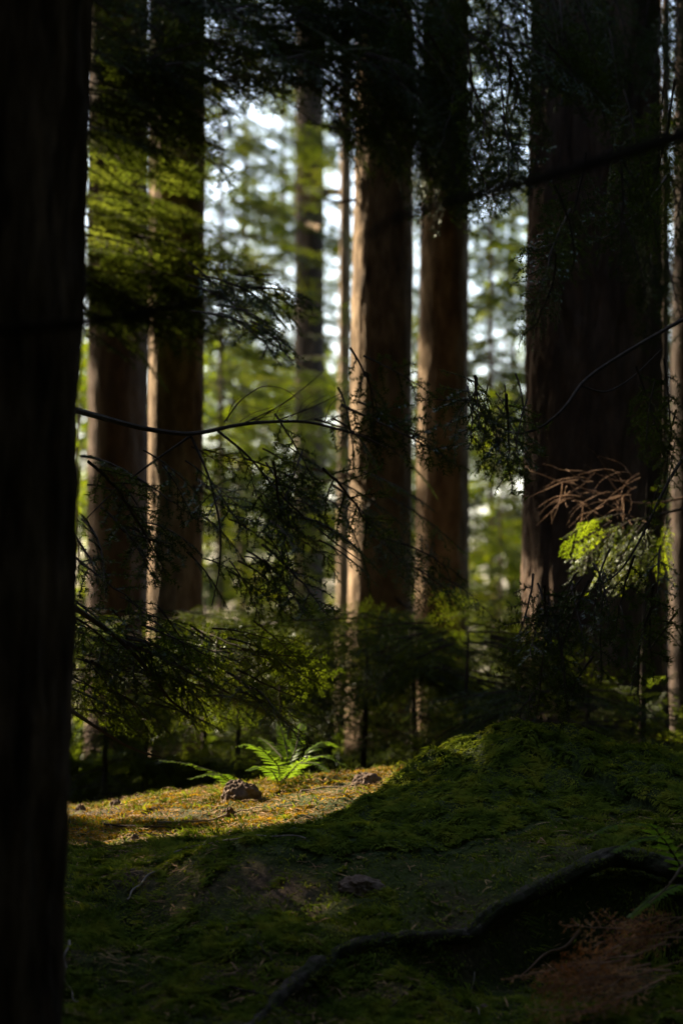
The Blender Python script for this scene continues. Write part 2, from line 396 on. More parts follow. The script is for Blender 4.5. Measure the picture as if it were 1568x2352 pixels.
def put(mb, br, origin, dirv, scale=1., roll=0., nm=0, wm=1, wood=True):
    R = rotm(dirv, roll)*scale
    v = br['tri']@R.T+origin; n = len(v)
    mb.add(v, tris=np.arange(n).reshape(-1, 3), mat=nm)
    if wood:
        v = br['wv']@R.T+origin
        mb.add(v, tris=br['wt'], mat=wm) if br['wq'] is None else (mb.add(v, quads=br['wq'], mat=wm))
FINE = [branch(.5, 100+i, nl=.016, nw=.005, npm=150, gap=.026, tgap=.020, droop=.18+.1*(i % 3), hang=.3+.12*(i % 2)) for i in range(5)]
FINE_S = [branch(.27, 120+i, nl=.014, nw=.0034, npm=300, gap=.027, tgap=.030, droop=.25+.1*(i % 2), wide=.46, r0=.003, hang=.5) for i in range(4)]
BIGB = [branch(.95, 130+i, nl=.022, nw=.007, npm=105, gap=.042, tgap=.032, droop=.18+.1*(i % 3), r0=.007) for i in range(4)]
MID = [branch(1.2, 140+i, nl=.035, nw=.011, npm=75, gap=.06, tgap=.042, droop=.2+.06*(i % 3), r0=.010, twigw=.002) for i in range(5)]
FAR = [branch(2.2, 160+i, nl=.10, nw=.05, npm=36, gap=.12, tgap=.09, droop=.22+.07*(i % 3), r0=.014, twigw=.003, wide=.42) for i in range(5)]
print('TRIS', [len(b['tri'])//3 for b in FINE+FINE_S+BIGB+MID+FAR])
BARE = [branch(.5, 180+i, nl=.004, nw=.001, npm=1, gap=.05, tgap=.05, droop=.12, hang=.2, twigw=.0014, r0=.004) for i in range(3)]

# coarse sprays for the crowns overhead
def coarse_card(seed):
    r = np.random.default_rng(seed); T = []
    for i in range(12):
        f = (i+.5)/12; p = np.array([f, 0, -.15*f*f]); side = 1 if i % 2 else -1
        l = .42*(1-f)+.14
        d = np.array([.55, side*.85, -.25*r.random()])*l
        T += [p-[.055, 0, 0], p+[.055, 0, 0], p+d]
    return np.array(T)
CARDS = [coarse_card(i) for i in range(4)]
def sun_targets():
    T = []
    def line(x0, y0, x1, y1, d, r, n=12, d1=None):
        for f in np.linspace(0, 1, n): T.append((P(x0+(x1-x0)*f, y0+(y1-y0)*f, d if d1 is None else d+(d1-d)*f), r))
    # sunlit ground
    for X_ in range(120, 960, 35):
        for dd in (9.25, 9.6, 9.92):
            if 600 < X_ < 800 and dd > 9.3: continue
            yy = 1467-(ground_z(np.array([(X_-784)/5553*dd]), np.array([dd]))[0]-CAMZ)/dd*5553
            T.append((P(X_, yy, dd), {9.25: .06, 9.6: .12, 9.92: .12}[dd]))
    for X_ in range(560, 960, 40): T.append((P(X_, 1845-(X_-560)*.06, 8.85), .03))
    for X_ in range(180, 640, 45): T.append((P(X_, 1892, 8.42), -.10 if X_ % 2 else -.04))
    line(930, 1745, 1000, 1715, 8.8, .0, 4); line(880, 1800, 960, 1750, 8.6, .03, 5)
    line(515, 1690, 590, 1720, 9.6, .02, 5)                                     # fern
    line(345, 745, 345, 1420, 13.4, .11, 24); line(350, 250, 350, 400, 13.4, .05, 5); line(343, 1640, 343, 1790, 13.4, .06, 6)
    line(815, 170, 800, 900, 14.4, .12, 26); line(800, 900, 797, 1340, 14.4, .14, 16); line(800, 1600, 800, 1640, 14.4, .05, 2)
    line(965, 830, 958, 1080, 15.9, -.03, 9); line(952, 1200, 950, 1340, 15.9, -.06, 5); line(950, 1600, 945, 1720, 15.9, .05, 4)
    line(205, 90, 205, 200, 18.4, .07, 4); line(202, 880, 202, 1010, 18.4, .06, 5); line(202, 1600, 202, 1780, 18.4, .07, 6)
    line(1220, 220, 1218, 300, 12.4, -.08, 3); line(1206, 1450, 1206, 1540, 12.4, -.06, 4)
    for k in range(26): T.append((P(rng.uniform(215, 440), rng.uniform(345, 640), 13.0), .10))
    for k in range(30): T.append((P(rng.uniform(1285, 1500), rng.uniform(1190, 1340), 10.3), .12))
    line(1255, 1150, 1420, 1100, 10.4, .10, 8)
    line(400, 1462, 520, 1458, 12.8, .07, 6); line(690, 440, 775, 440, 25, .15, 4)
    for k in range(40): T.append((P(rng.uniform(180, 1500), rng.uniform(1370, 1700), rng.uniform(11.3, 15)), rng.uniform(.03, .07)))
    for k in range(16): T.append((P(rng.uniform(380, 700), rng.uniform(1480, 1620), rng.uniform(11.3, 13)), .08))
    for k in range(6): T.append((P(rng.uniform(220, 1000), rng.uniform(20, 330), rng.uniform(11., 12.5)), .06))
    for k in range(16): T.append((P(rng.uniform(250, 950), rng.uniform(2030, 2280), rng.uniform(6.8, 7.6)), -.12))
    for k in range(8): T.append((P(rng.uniform(1000, 1420), rng.uniform(1690, 1730), 8.75), -.13))
    for k in range(7): T.append((P(rng.uniform(1380, 1560), rng.uniform(2130, 2260), 6.5), -.10))
    for k in range(26):
        X_ = rng.uniform(150, 900); T.append((P(X_, rng.uniform(1858, 1900)-(X_ > 640)*12, rng.uniform(8.3, 8.8)), -.11))
    return T
TARGETS = sun_targets()
TP = np.array([t[0] for t in TARGETS]); TR = np.array([t[1] for t in TARGETS])
def sun_gap(c, half):
    """True for sprays that would stand in the way of the sun on its way to one of the sunlit places"""
    bad = np.zeros(len(c), bool)
    for p, r in zip(TP, TR):
        v = c-p; t = v@SUN; d2 = np.sum(v*v, 1)-t*t
        bad |= (t > .25) & (d2 < max(0., r+half)**2)
    return bad
def outside_view(c, mg=.35):
    y = c[:, 1]; return (y < .5) | (np.abs(c[:, 0]) > .146*y+mg) | (c[:, 2]-CAMZ > .275*y+mg)
def sky_window(c):
    """True for sprays straight above the bank, left out so that skylight reaches it"""
    return np.hypot(c[:, 0]+.2, c[:, 1]-8.2) < .66*(c[:, 2]-CAMZ+.6)
def crown_cards(mb, c, size, mat=0, tilt=.5):
    n = len(c)
    a = rng.uniform(0, 2*pi, n); d = np.stack([np.cos(a), np.sin(a), rng.uniform(-.8, .3, n)*tilt], 1); d /= np.linalg.norm(d, axis=1, keepdims=True)
    up = np.tile([0, 0, 1.], (n, 1))+rng.normal(0, .45, (n, 3)); y = np.cross(up, d); y /= np.linalg.norm(y, axis=1, keepdims=True); z = np.cross(d, y)
    size = np.broadcast_to(size, (n,))[:, None, None]
    for k in range(4):
        u = np.arange(n) % 4 == k; B = CARDS[k]-[.5, 0, 0]
        v = c[u][:, None]+size[u]*(B[None, :, 0:1]*d[u][:, None]+B[None, :, 1:2]*y[u][:, None]+B[None, :, 2:3]*z[u][:, None])
        v = v.reshape(-1, 3); mb.add(v, tris=np.arange(len(v)).reshape(-1, 3), mat=mat)

# ------------------------------------------------------------------ trunks
def trunk_mesh(base, top, r_base, r_top, furrow=.06, kf=9, kz=1.6, nth=72, dz=.04, seed=0, zmax_fine=None, flare=.25, bend=.0, lumps=()):
    base = np.asarray(base, float); top = np.asarray(top, float); H = np.linalg.norm(top-base)
    zf = zmax_fine if zmax_fine else H
    z = np.concatenate([np.arange(0, min(zf, H), dz), np.linspace(min(zf, H), H, 14)[1:]]); f = z/H
    c = base+(top-base)*f[:, None]
    c = c+np.stack([bend*np.sin(f*5+seed), bend*.5*np.cos(f*4+seed), 0*f], 1)
    r = r_base+(r_top-r_base)*f; r = r*(1+flare*np.exp(-z/.35))
    th = np.arange(nth)*2*pi/nth
    TH, Z = np.meshgrid(th, z)
    q = np.stack([np.cos(TH)*kf/2, np.sin(TH)*kf/2, Z*kz], -1)
    warp = fbm(np.stack([np.cos(TH)*2, np.sin(TH)*2, Z*2.5], -1), seed+5, 2)
    q = q+warp[..., None]*np.array([.9, .9, .4])
    n1 = 1-np.abs(2*fbm(q, seed, 3)-1)*2.2
    big = fbm(np.stack([np.cos(TH)*1.3, np.sin(TH)*1.3, Z*.7], -1), seed+9, 2)-.5
    R = r[:, None]*(1+furrow*(n1-.4)+(.07 if flare else .03)*big)
    R = R+(.25 if flare else 0)*r[:, None]*np.exp(-Z/.25)*(.5+.5*np.cos(TH*5+seed))*(.5+warp)
    v = c[:, None]+np.stack([R*np.cos(TH), R*np.sin(TH), 0*R], -1)
    return v
def ground_at(x, y): return float(ground_z(np.array([x]), np.array([y]))[0])
def axis_ends(Xt, Yt, Xb, Yb, d, height):
    a = P(Xb, Yb, d); b = P(Xt, Yt, d); dirv = (b-a)/(b[2]-a[2])
    zb = ground_at(a[0], d)-.08
    base = a+dirv*(zb-a[2]); top = base+dirv*height; return base, top
def big_tree(name, label, Xt, Xb, wt, wb, d, mat, height=17, furrow=.06, seed=0, kf=9, nth=72, dz=.04, crown=True, group=None, cat='tree', ncard=1500, stubs=0, cr=2.1, crown_z0=None, flare=.2):
    base, top = axis_ends(Xt, 0, Xb, 1750, d, height)
    rt = wt/2/FPX*d; rb = wb/2/FPX*d; hv = d*.33
    H = height; r_top = max(.04, rb+(rt-rb)*H/(d*.345)*.5)
    root = thing(name, base, label, cat, group or 'tall conifers of the glade')
    zf = CAMZ+d*.29-base[2]
    mb = MB()
    # radius at the photo's bottom and top rows
    z_b = P(Xb, 1750, d)[2]-base[2]; z_t = P(Xt, 0, d)[2]-base[2]
    sl = (rt-rb)/(z_t-z_b); r0 = rb-sl*z_b; r1 = max(.03, r0+sl*H)
    mb.grid(trunk_mesh(base, top, r0, r1, furrow, kf, 2.6, nth, dz, seed, zf, flare=flare), wrap=True)
    o = mb.build('trunk', M[mat], parent=root, origin=base)
    r = np.random.default_rng(seed+500)
    for k in range(stubs):
        z = r.uniform(.8, zf); a = r.uniform(pi*.9, 2.1*pi); c = base+(top-base)*z/H
        rr = (r0+sl*z)*.9; dv = np.array([cos(a), sin(a), r.uniform(-.35, .25)]); l = r.uniform(.15, .6)
        p = c+dv*rr; mb = MB(); pts = np.array([p, p+dv*l*.5+[0, 0, -.02], p+dv*l+[0, 0, -.06*l]])
        mb.tube(pts, [.012, .009, .004], 6); mb.build('branch_stub', M['twig'], parent=root, origin=base)
    if crown:
        z0 = (crown_z0 if crown_z0 else CAMZ+.28*d+.3); n = ncard
        z = z0+(base[2]+height+1.5-z0)*rng.random(n)**1.15
        f = (z-z0)/(height+base[2]+1.5-z0); rad = cr*(1-f*.8)*np.sqrt(rng.uniform(.02, 1, n)); a = rng.uniform(0, 2*pi, n)
        cc = base+(top-base)*((z-base[2])/H)[:, None]; c = np.stack([cc[:, 0]+rad*np.cos(a), cc[:, 1]+rad*np.sin(a), z], 1)
        s = rng.uniform(.35, .65, n); u = outside_view(c, .3) & ~sun_gap(c, .24) & ~sky_window(c); mb = MB(); crown_cards(mb, c[u], s[u])
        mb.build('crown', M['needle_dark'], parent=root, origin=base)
    return root, base, top
BIG = {}
def bt(key, *a, **k): BIG[key] = big_tree(*a, **k); return BIG[key]
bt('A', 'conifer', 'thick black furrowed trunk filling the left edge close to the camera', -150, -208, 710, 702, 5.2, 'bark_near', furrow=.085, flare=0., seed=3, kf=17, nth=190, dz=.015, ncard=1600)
bt('B', 'conifer', 'dark brown trunk just right of the black left-edge trunk, behind its lit neighbour', 272, 272, 138, 140, 18.5, 'bark', furrow=.06, seed=14, stubs=5)
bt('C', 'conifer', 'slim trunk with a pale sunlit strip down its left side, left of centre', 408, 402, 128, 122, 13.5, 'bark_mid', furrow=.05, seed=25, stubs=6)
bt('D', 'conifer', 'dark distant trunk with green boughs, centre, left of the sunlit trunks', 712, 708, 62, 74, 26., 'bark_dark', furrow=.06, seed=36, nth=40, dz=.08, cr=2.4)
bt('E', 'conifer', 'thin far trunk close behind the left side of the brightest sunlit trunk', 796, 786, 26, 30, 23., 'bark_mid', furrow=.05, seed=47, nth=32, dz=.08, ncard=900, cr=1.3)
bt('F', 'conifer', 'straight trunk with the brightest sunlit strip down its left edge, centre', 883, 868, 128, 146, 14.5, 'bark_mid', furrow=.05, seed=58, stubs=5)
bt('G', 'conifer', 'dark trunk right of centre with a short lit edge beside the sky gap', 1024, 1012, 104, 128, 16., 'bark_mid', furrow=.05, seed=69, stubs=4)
bt('H', 'conifer', 'thickest dark brown furrowed trunk, standing behind the moss mound at right', 1366, 1354, 286, 308, 12.5, 'bark', furrow=.085, seed=71, kf=15, nth=150, dz=.025, ncard=1700)
bt('I', 'conifer', 'shadowed trunk cut off by the right edge of the picture', 1590, 1580, 84, 90, 17.5, 'bark_dark', furrow=.06, seed=82, nth=48)
bt('J', 'conifer', 'very thin trunk between the thickest trunk and the right edge', 1528, 1520, 20, 24, 20., 'bark_dark', furrow=.05, seed=93, nth=28, dz=.08, ncard=500, cr=1.)

# ------------------------------------------------------------------ foliage in view, given to the tree it grows on
def nearest_axis(key, p):
    _, b, t = BIG[key]; f = (p[2]-b[2])/(t[2]-b[2]); return b+(t-b)*f
def boughs(mb, lib, specs, nm=0, wm=1, seed=0, wood=True, roll=.6):
    """specs: (X, Y, d, X tip, Y tip, d tip) base and tip of each bough as the photo shows them"""
    r = np.random.default_rng(seed)
    for s in specs:
        a = P(*s[:3]); b = P(*s[3:6]); br = lib[r.integers(len(lib))]; v = b-a; L = np.linalg.norm(v)
        v = v/L; v[2] += .12
        put(mb, br, a, v, L/br['L'], r.normal(0, roll), nm, wm, wood)
def cloud_specs(n, x0, x1, y0, y1, d0, d1, Lpx, ang0, ang1, seed):
    r = np.random.default_rng(seed); out = []
    for k in range(n):
        X_ = r.uniform(x0, x1); Y_ = r.uniform(y0, y1); d = r.uniform(d0, d1); a = radians(r.uniform(ang0, ang1)); l = Lpx*r.uniform(.6, 1.3)
        out.append((X_-cos(a)*l/2, Y_-sin(a)*l/2, d+r.uniform(-.25, .25), X_+cos(a)*l/2, Y_+sin(a)*l/2, d+r.uniform(-.25, .25)))
    return out
def foliage(key, specs, lib, mat='needle', name='foliage', seed=1, roll=.6):
    root, base, _ = BIG[key]; mb = MB(); boughs(mb, lib, specs, 0, 1, seed, True, roll)
    return mb.build(name, [M[mat], M['twig']], parent=root, origin=base, smooth=False)
def limb(mb, pts, r0, r1, n=7, mat=1):
    p = np.array([P(*a) for a in pts]); t = np.linspace(0, len(p)-1, 5*(len(p)-1)+1)
    # smooth through the points
    tt = np.arange(len(p)); q = np.stack([np.interp(t, tt, p[:, c]) for c in range(3)], 1)
    for _ in range(3): q[1:-1] = .25*q[:-2]+.5*q[1:-1]+.25*q[2:]
    mb.tube(q, np.linspace(r0, r1, len(q)), n, mat); return q

# top left dark boughs, lit tiers under them
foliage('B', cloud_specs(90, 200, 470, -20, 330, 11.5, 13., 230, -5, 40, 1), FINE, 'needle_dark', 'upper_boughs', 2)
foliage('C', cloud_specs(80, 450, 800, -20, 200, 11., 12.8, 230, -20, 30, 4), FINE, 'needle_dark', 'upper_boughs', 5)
tiers = []
for k, (yt, xr, nn_) in enumerate([(350, 330, 9), (405, 420, 11), (455, 390, 9), (505, 430, 11), (560, 440, 11), (625, 360, 7)]):
    tiers += cloud_specs(nn_, 190, xr, yt-16, yt+16, 12.8, 13.2, 210, 2, 20, 60+k)
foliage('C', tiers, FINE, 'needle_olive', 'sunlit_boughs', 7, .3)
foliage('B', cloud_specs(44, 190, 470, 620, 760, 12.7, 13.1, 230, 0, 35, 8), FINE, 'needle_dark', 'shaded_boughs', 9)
foliage('C', cloud_specs(14, 500, 660, 640, 780, 9.6, 10.4, 190, 0, 40, 10), FINE_S, 'needle_dark', 'small_bough', 11)
foliage('F', cloud_specs(75, 790, 1000, -20, 350, 11.2, 13., 240, 15, 70, 12), FINE, 'needle_dark', 'upper_boughs', 13)
foliage('F', cloud_specs(9, 790, 960, 860, 1010, 9.2, 9.8, 190, 20, 80, 12), FINE_S, 'needle_dark', 'hanging_spray', 15)
foliage('G', cloud_specs(44, 970, 1090, -20, 430, 11., 12.5, 220, 40, 100, 16), FINE, 'needle_dark', 'upper_boughs', 17)
foliage('H', cloud_specs(46, 1110, 1420, -20, 200, 10.2, 11.8, 240, 20, 90, 18), FINE, 'needle_dark', 'upper_boughs', 19)
foliage('H', cloud_specs(22, 1090, 1200, 200, 430, 9.6, 10.2, 170, 60, 100, 20), FINE_S, 'needle_dark', 'hanging_spray', 21)
foliage('I', cloud_specs(26, 1470, 1580, 0, 700, 11, 13, 230, 60, 110, 22), FINE, 'needle_dark', 'hanging_boughs', 23)
# D's boughs
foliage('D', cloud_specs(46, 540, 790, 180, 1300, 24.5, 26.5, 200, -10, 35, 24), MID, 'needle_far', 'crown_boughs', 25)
foliage('D', cloud_specs(34, 470, 800, 330, 1330, 20.5, 22.5, 190, -12, 30, 26), MID, 'needle_dark', 'shaded_boughs', 27, .4)
foliage('G', cloud_specs(16, 1080, 1215, 330, 1300, 18.5, 20., 170, 0, 40, 28), MID, 'needle_dark', 'shaded_boughs', 29, .4)
foliage('F', cloud_specs(14, 780, 1080, 1040, 1380, 9.6, 10.6, 200, 10, 60, 30), FINE, 'needle_dark', 'low_boughs', 31)

# black trunk's own limbs reaching in from the left at about nine metres
root, base, _ = BIG['A']
mb = MB()
limb(mb, [(40, 905, 6.0), (185, 945, 8.0), (330, 985, 8.6), (440, 1000, 8.8), (560, 972, 8.9), (700, 965, 9.), (830, 1000, 9.1), (890, 1030, 9.2)], .012, .003)
limb(mb, [(440, 1000, 8.8), (350, 1062, 8.8), (260, 1130, 8.8), (200, 1190, 8.7)], .005, .002)
limb(mb, [(440, 1004, 8.8), (480, 1090, 8.75), (508, 1210, 8.7), (505, 1310, 8.7), (487, 1390, 8.7)], .005, .0018)
limb(mb, [(500, 990, 8.85), (570, 1045, 8.85), (650, 1145, 8.85), (760, 1240, 8.9), (830, 1290, 8.9)], .005, .0018)
limb(mb, [(515, 970, 8.85), (550, 920, 8.85), (600, 885, 8.9), (650, 890, 8.9), (690, 920, 8.9)], .0028, .0012)
limb(mb, [(560, 972, 8.9), (640, 935, 8.9), (700, 890, 8.9), (745, 850, 8.9)], .0028, .0012)
limb(mb, [(640, 965, 8.95), (720, 935, 8.95), (780, 905, 9.)], .0028, .0012)
for f in range(12):
    r = np.random.default_rng(900+f); X0 = r.uniform(520, 760); Y0 = 968; a = r.uniform(-1.3, -.1)
    limb(mb, [(X0, Y0, 8.9), (X0+35*cos(a), Y0+45*sin(a), 8.9), (X0+85*cos(a*.7), Y0+75*sin(a), 8.92)], .0016, .0008, 4)
sp = cloud_specs(20, 180, 420, 1060, 1330, 8.5, 9.0, 150, 10, 60, 31)+cloud_specs(24, 480, 700, 1030, 1360, 8.6, 9.0, 150, 15, 70, 32)+cloud_specs(15, 620, 800, 1120, 1340, 8.7, 9.0, 130, 10, 60, 33)+cloud_specs(4, 620, 680, 1000, 1200, 8.8, 9., 130, 70, 110, 34)
boughs(mb, FINE_S, sp, 0, 1, 35)
mb.build('upper_limb', [M['needle_dark'], M['twig']], parent=root, origin=base, smooth=False)
mb = MB()
limb(mb, [(60, 1330, 6.2), (165, 1390, 8.0), (280, 1470, 8.4), (350, 1550, 8.5), (390, 1610, 8.6), (450, 1650, 8.7)], .012, .003)
limb(mb, [(280, 1470, 8.4), (400, 1520, 8.6), (520, 1590, 8.8), (640, 1650, 8.9)], .006, .002)
limb(mb, [(90, 1580, 6.4), (190, 1650, 8.2), (300, 1720, 8.5), (370, 1740, 8.6)], .008, .003)
sp = cloud_specs(44, 170, 430, 1400, 1640, 8.3, 8.9, 170, 0, 55, 36)+cloud_specs(36, 400, 680, 1450, 1640, 8.6, 9.2, 160, 0, 50, 37)
boughs(mb, FINE_S, sp, 0, 1, 38)
mb.build('lower_limb', [M['needle'], M['twig']], parent=root, origin=base, smooth=False)
mb = MB()      # out of focus limbs close in front
limb(mb, [(-60, 760, 3.9), (180, 745, 3.8), (480, 690, 3.7), (640, 628, 3.6)], .011, .004)
mb.build('near_limb', [M['twig'], M['twig']], parent=root, origin=base)

# young hemlock just outside the right edge: its boughs hang into the picture
kb = np.array([1.62, 9.2, ground_at(1.62, 9.2)+.0]); K = thing('hemlock', kb, 'young hemlock outside the right edge, its dark drooping boughs crossing the thickest trunk', 'tree')
BIG['K'] = (K, kb, kb+np.array([-.05, .05, 9]))
mb = MB(); mb.grid(trunk_mesh(kb-[0, 0, .1], kb+[-.05, .05, 9], .075, .01, .05, 9, 1.6, 36, .08, 5, 4.), wrap=True); mb.build('trunk', M['bark_dark'], parent=K, origin=kb)
mb = MB()
limb(mb, [(1760, 640, 9.2), (1600, 715, 9.), (1450, 800, 8.8), (1340, 870, 8.7), (1295, 940, 8.6), (1240, 985, 8.6), (1180, 1000, 8.6), (1125, 965, 8.6), (1085, 915, 8.6)], .009, .002)
limb(mb, [(1330, 885, 8.7), (1390, 905, 8.7), (1450, 870, 8.75), (1520, 800, 8.8)], .004, .002)
sp = cloud_specs(14, 1080, 1220, 900, 1030, 8.4, 8.8, 130, 50, 110, 40)+[(1120, 960, 8.6, 1080, 1080, 8.6), (1150, 985, 8.6, 1130, 1110, 8.6), (1180, 1000, 8.6, 1205, 1110, 8.6), (1085, 915, 8.6, 1000, 985, 8.6), (1090, 920, 8.6, 960, 930, 8.65), (1060, 940, 8.7, 1010, 1060, 8.7)]
boughs(mb, FINE_S, sp, 0, 1, 41); mb.build('middle_limb', [M['needle_dark'], M['twig']], parent=K, origin=kb, smooth=False)
mb = MB()
limb(mb, [(1760, 930, 9.2), (1600, 1000, 9.), (1530, 1110, 8.8), (1470, 1240, 8.7), (1420, 1320, 8.7), (1330, 1370, 8.7)], .008, .002)
sp = cloud_specs(8, 1470, 1560, 870, 1330, 8.4, 8.9, 170, 60, 115, 42)+cloud_specs(16, 1220, 1540, 1350, 1530, 8.4, 9., 170, 50, 120, 43)+cloud_specs(8, 1210, 1330, 1380, 1600, 8.5, 8.9, 150, 80, 130, 44)
boughs(mb, FINE_S, sp, 0, 1, 45); mb.build('lower_limb', [M['needle_dark'], M['twig']], parent=K, origin=kb, smooth=False)
mb = MB()
limb(mb, [(1800, 220, 4.0), (1568, 310, 3.9), (1300, 395, 3.8), (1080, 450, 3.7), (900, 500, 3.65), (820, 560, 3.6)], .014, .003)
boughs(mb, FINE, cloud_specs(12, 1240, 1560, 300, 700, 6.6, 8., 240, 60, 120, 46), 0, 1, 47)
mb.build('upper_limb', [M['needle_dark'], M['twig']], parent=K, origin=kb, smooth=False)

# understory saplings: each a young hemlock with its own stem and tiers
def sapling(label, X_, d, Ytop, w, n, mat, seed, lib=BIGB, group='young hemlocks under the tall trees', Ybot=1790, dead=0):
    b = P(X_, 1750, d); b[2] = ground_at(b[0], d); top = P(X_+np.random.default_rng(seed).uniform(-20, 20), Ytop, d)
    t = thing('young_hemlock', b, label, 'sapling', group)
    mb = MB(); mb.tube(np.linspace(b-[0, 0, .05], top, 10), np.linspace(.022, .004, 10), 7); mb.build('stem', M['twig'], parent=t, origin=b)
    r = np.random.default_rng(seed); mb = MB(); H = top[2]-b[2]
    for k in range(n):
        f = r.uniform(.12, .98); p = b+(top-b)*f; a = r.uniform(0, 2*pi); l = w*(1-f*.6)*r.uniform(.6, 1.1)
        br = lib[r.integers(len(lib))]; put(mb, br, p, [cos(a), sin(a), r.uniform(-.35, .35)], l/br['L'], r.normal(0, .75), 0, 1)
    mb.build('boughs', [M[mat], M['twig']], parent=t, origin=b, smooth=False); return t, b
sapling('bushy young hemlock left of centre under the slim pale-striped trunk', 470, 12.6, 1370, .95, 70, 'needle', 1)
sapling('dark low young hemlock between the two central trunks and the mound', 760, 12.3, 1400, .9, 70, 'needle', 2)
sapling('young hemlock in shade left of the moss mound, before the right of centre trunk', 960, 12.0, 1440, .85, 64, 'needle', 3)
sapling('young hemlock behind the moss mound, in the gap left of the thickest trunk', 1130, 13.6, 1370, .85, 50, 'needle', 4)
sapling('low dark young hemlock before the foot of the thickest trunk', 1340, 11.3, 1560, .55, 50, 'needle_dark', 5)
sapling('sparse young hemlock by the right edge behind the mound', 1530, 11.6, 1540, .5, 40, 'needle_dark', 6)
sapling('brownish young hemlock beside the black left-edge trunk', 240, 11.4, 1590, .6, 44, 'needle', 7)
sapling('small young hemlock behind the fern in the middle', 650, 11.2, 1560, .55, 44, 'needle_dark', 8)
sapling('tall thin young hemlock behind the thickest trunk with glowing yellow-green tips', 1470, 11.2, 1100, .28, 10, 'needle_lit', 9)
def thicket(label, X_, d, box, n, mat, seed, Lpx=300):
    b = P(X_, 1750, d); b[2] = ground_at(b[0], d); top = P(X_+15, box[2]+50, d)
    t = thing('young_hemlock', b, label, 'sapling', 'young hemlocks under the tall trees')
    mb = MB(); mb.tube(np.linspace(b-[0, 0, .05], top, 10), np.linspace(.02, .004, 10), 7); mb.build('stem', M['twig'], parent=t, origin=b)
    mb = MB(); r = np.random.default_rng(seed); sp = []
    for k in range(n):
        Y_ = r.uniform(box[2], box[3]); sd = 1 if r.random() < .5 else -1; l = Lpx*r.uniform(.6, 1.2)
        xs = X_+r.uniform(0, .75)*sd*(box[1]-box[0])/2*r.uniform(.2, 1); dz = r.uniform(-.5, .5)
        sp.append((xs, Y_, d+dz*.5, xs+sd*l*.9, Y_+l*r.uniform(.0, .4), d+dz))
    boughs(mb, BIGB, sp, 0, 1, seed, True, .55); mb.build('boughs', [M[mat], M['twig']], parent=t, origin=b, smooth=False)
thicket('wide young hemlock spreading low boughs between the black left trunk and the fern', 330, 12.0, (150, 520, 1400, 1560), 44, 'needle', 81)
thicket('young hemlock with layered boughs over the pale broken branch, left of centre', 540, 11.6, (420, 700, 1440, 1600), 44, 'needle', 82)
thicket('dark layered young hemlock hiding the foot of the brightest sunlit trunk', 830, 11.8, (650, 1000, 1400, 1580), 44, 'needle', 83)
thicket('broad young hemlock filling the space above the left end of the moss mound', 1060, 11.4, (900, 1220, 1400, 1580), 44, 'needle', 84)
thicket('low spreading young hemlock whose boughs show just over the crest of the mound', 1290, 11.0, (1100, 1480, 1580, 1690), 34, 'needle', 85)
# broadleaf young trees standing in the sun beyond
def leafy(label, X_, d, box, n, seed, leaf=.095):
    d = d+5; b = P(X_, 1700, d); b[2] = ground_at(b[0], d)-.05; r = np.random.default_rng(seed)
    t = thing('leafy_tree', b, label, 'tree', 'broadleaf trees beyond the glade')
    k_ = d/FPX; top = P(X_, box[2], d); mb = MB()
    mb.tube(np.linspace(b, top, 8)+np.stack([.06*np.sin(np.arange(8)), 0*np.arange(8), 0*np.arange(8)], 1), np.linspace(.045, .01, 8), 7); mb.build('trunk', M['bark'], parent=t, origin=b)
    mb = MB(); nc = max(6, int(n/60))
    for c in range(nc):
        cX, cY = r.uniform(box[0], box[1]), r.uniform(box[2], box[3]); cc = P(cX, cY, d+r.uniform(-.6, .6)); ax = P(X_, min(1500, cY+60), d)
        mb.tube(np.array([ax, (ax+cc)/2+[0, 0, .08], cc]), [.012, .008, .004], 5, 1)
        m = int(n/nc*r.uniform(.6, 1.4)); p = cc+r.normal(0, 1, (m, 3))*[.26, .26, .13]
        a = r.normal(0, 1, (m, 3)); a[:, 2] *= .5; a /= np.linalg.norm(a, axis=1, keepdims=True); q = np.cross(a, r.normal(0, 1, (m, 3))+[0, 0, 1]); q /= np.linalg.norm(q, axis=1, keepdims=True)
        l = leaf*r.uniform(.6, 1.2, m)[:, None]
        v = np.stack([p-a*l*.5, p+q*l*.36-a*l*.1, p+a*l*.55, p-q*l*.36-a*l*.1], 1).reshape(-1, 3); mb.add(v, quads=np.arange(len(v)).reshape(-1, 4), mat=0)
    mb.build('crown', [M['leaf'], M['twig']], parent=t, origin=b, smooth=False)
M['leaf'] = foliage_mat('bright_leaves', (.046, .074, .010), (.088, .120, .012), (.150, .165, .018), (2.0, 1.9, .5), .5, 2.0)
leafy('yellow-green leafy tree glowing between the slim pale-striped trunk and the dark boughs', 560, 24, (470, 660, 830, 1010), 900, 1)
leafy('yellow-green leafy tree touching the left side of the brightest sunlit trunk', 735, 22.5, (660, 800, 790, 1000), 700, 2)
leafy('shaded leafy tree low in the middle gap under the sky opening', 600, 27, (480, 770, 1180, 1420), 900, 3)
leafy('leafy tree in the lower gap between the right of centre trunk and the thickest trunk', 1140, 23, (1075, 1215, 920, 1370), 900, 4)
leafy('leafy tree in the upper gap beside the left edge of the thickest trunk', 1165, 26, (1090, 1215, 520, 700), 380, 5)
leafy('leafy tree in the narrow gap beside the black left-edge trunk', 185, 22, (172, 212, 740, 1780), 2600, 6)
leafy('small leafy tree in the slit between the two right of centre trunks', 955, 25, (935, 975, 1050, 1400), 300, 7)
leafy('leafy tree in the narrow gap along the right edge', 1528, 24, (1500, 1560, 900, 1500), 420, 8)
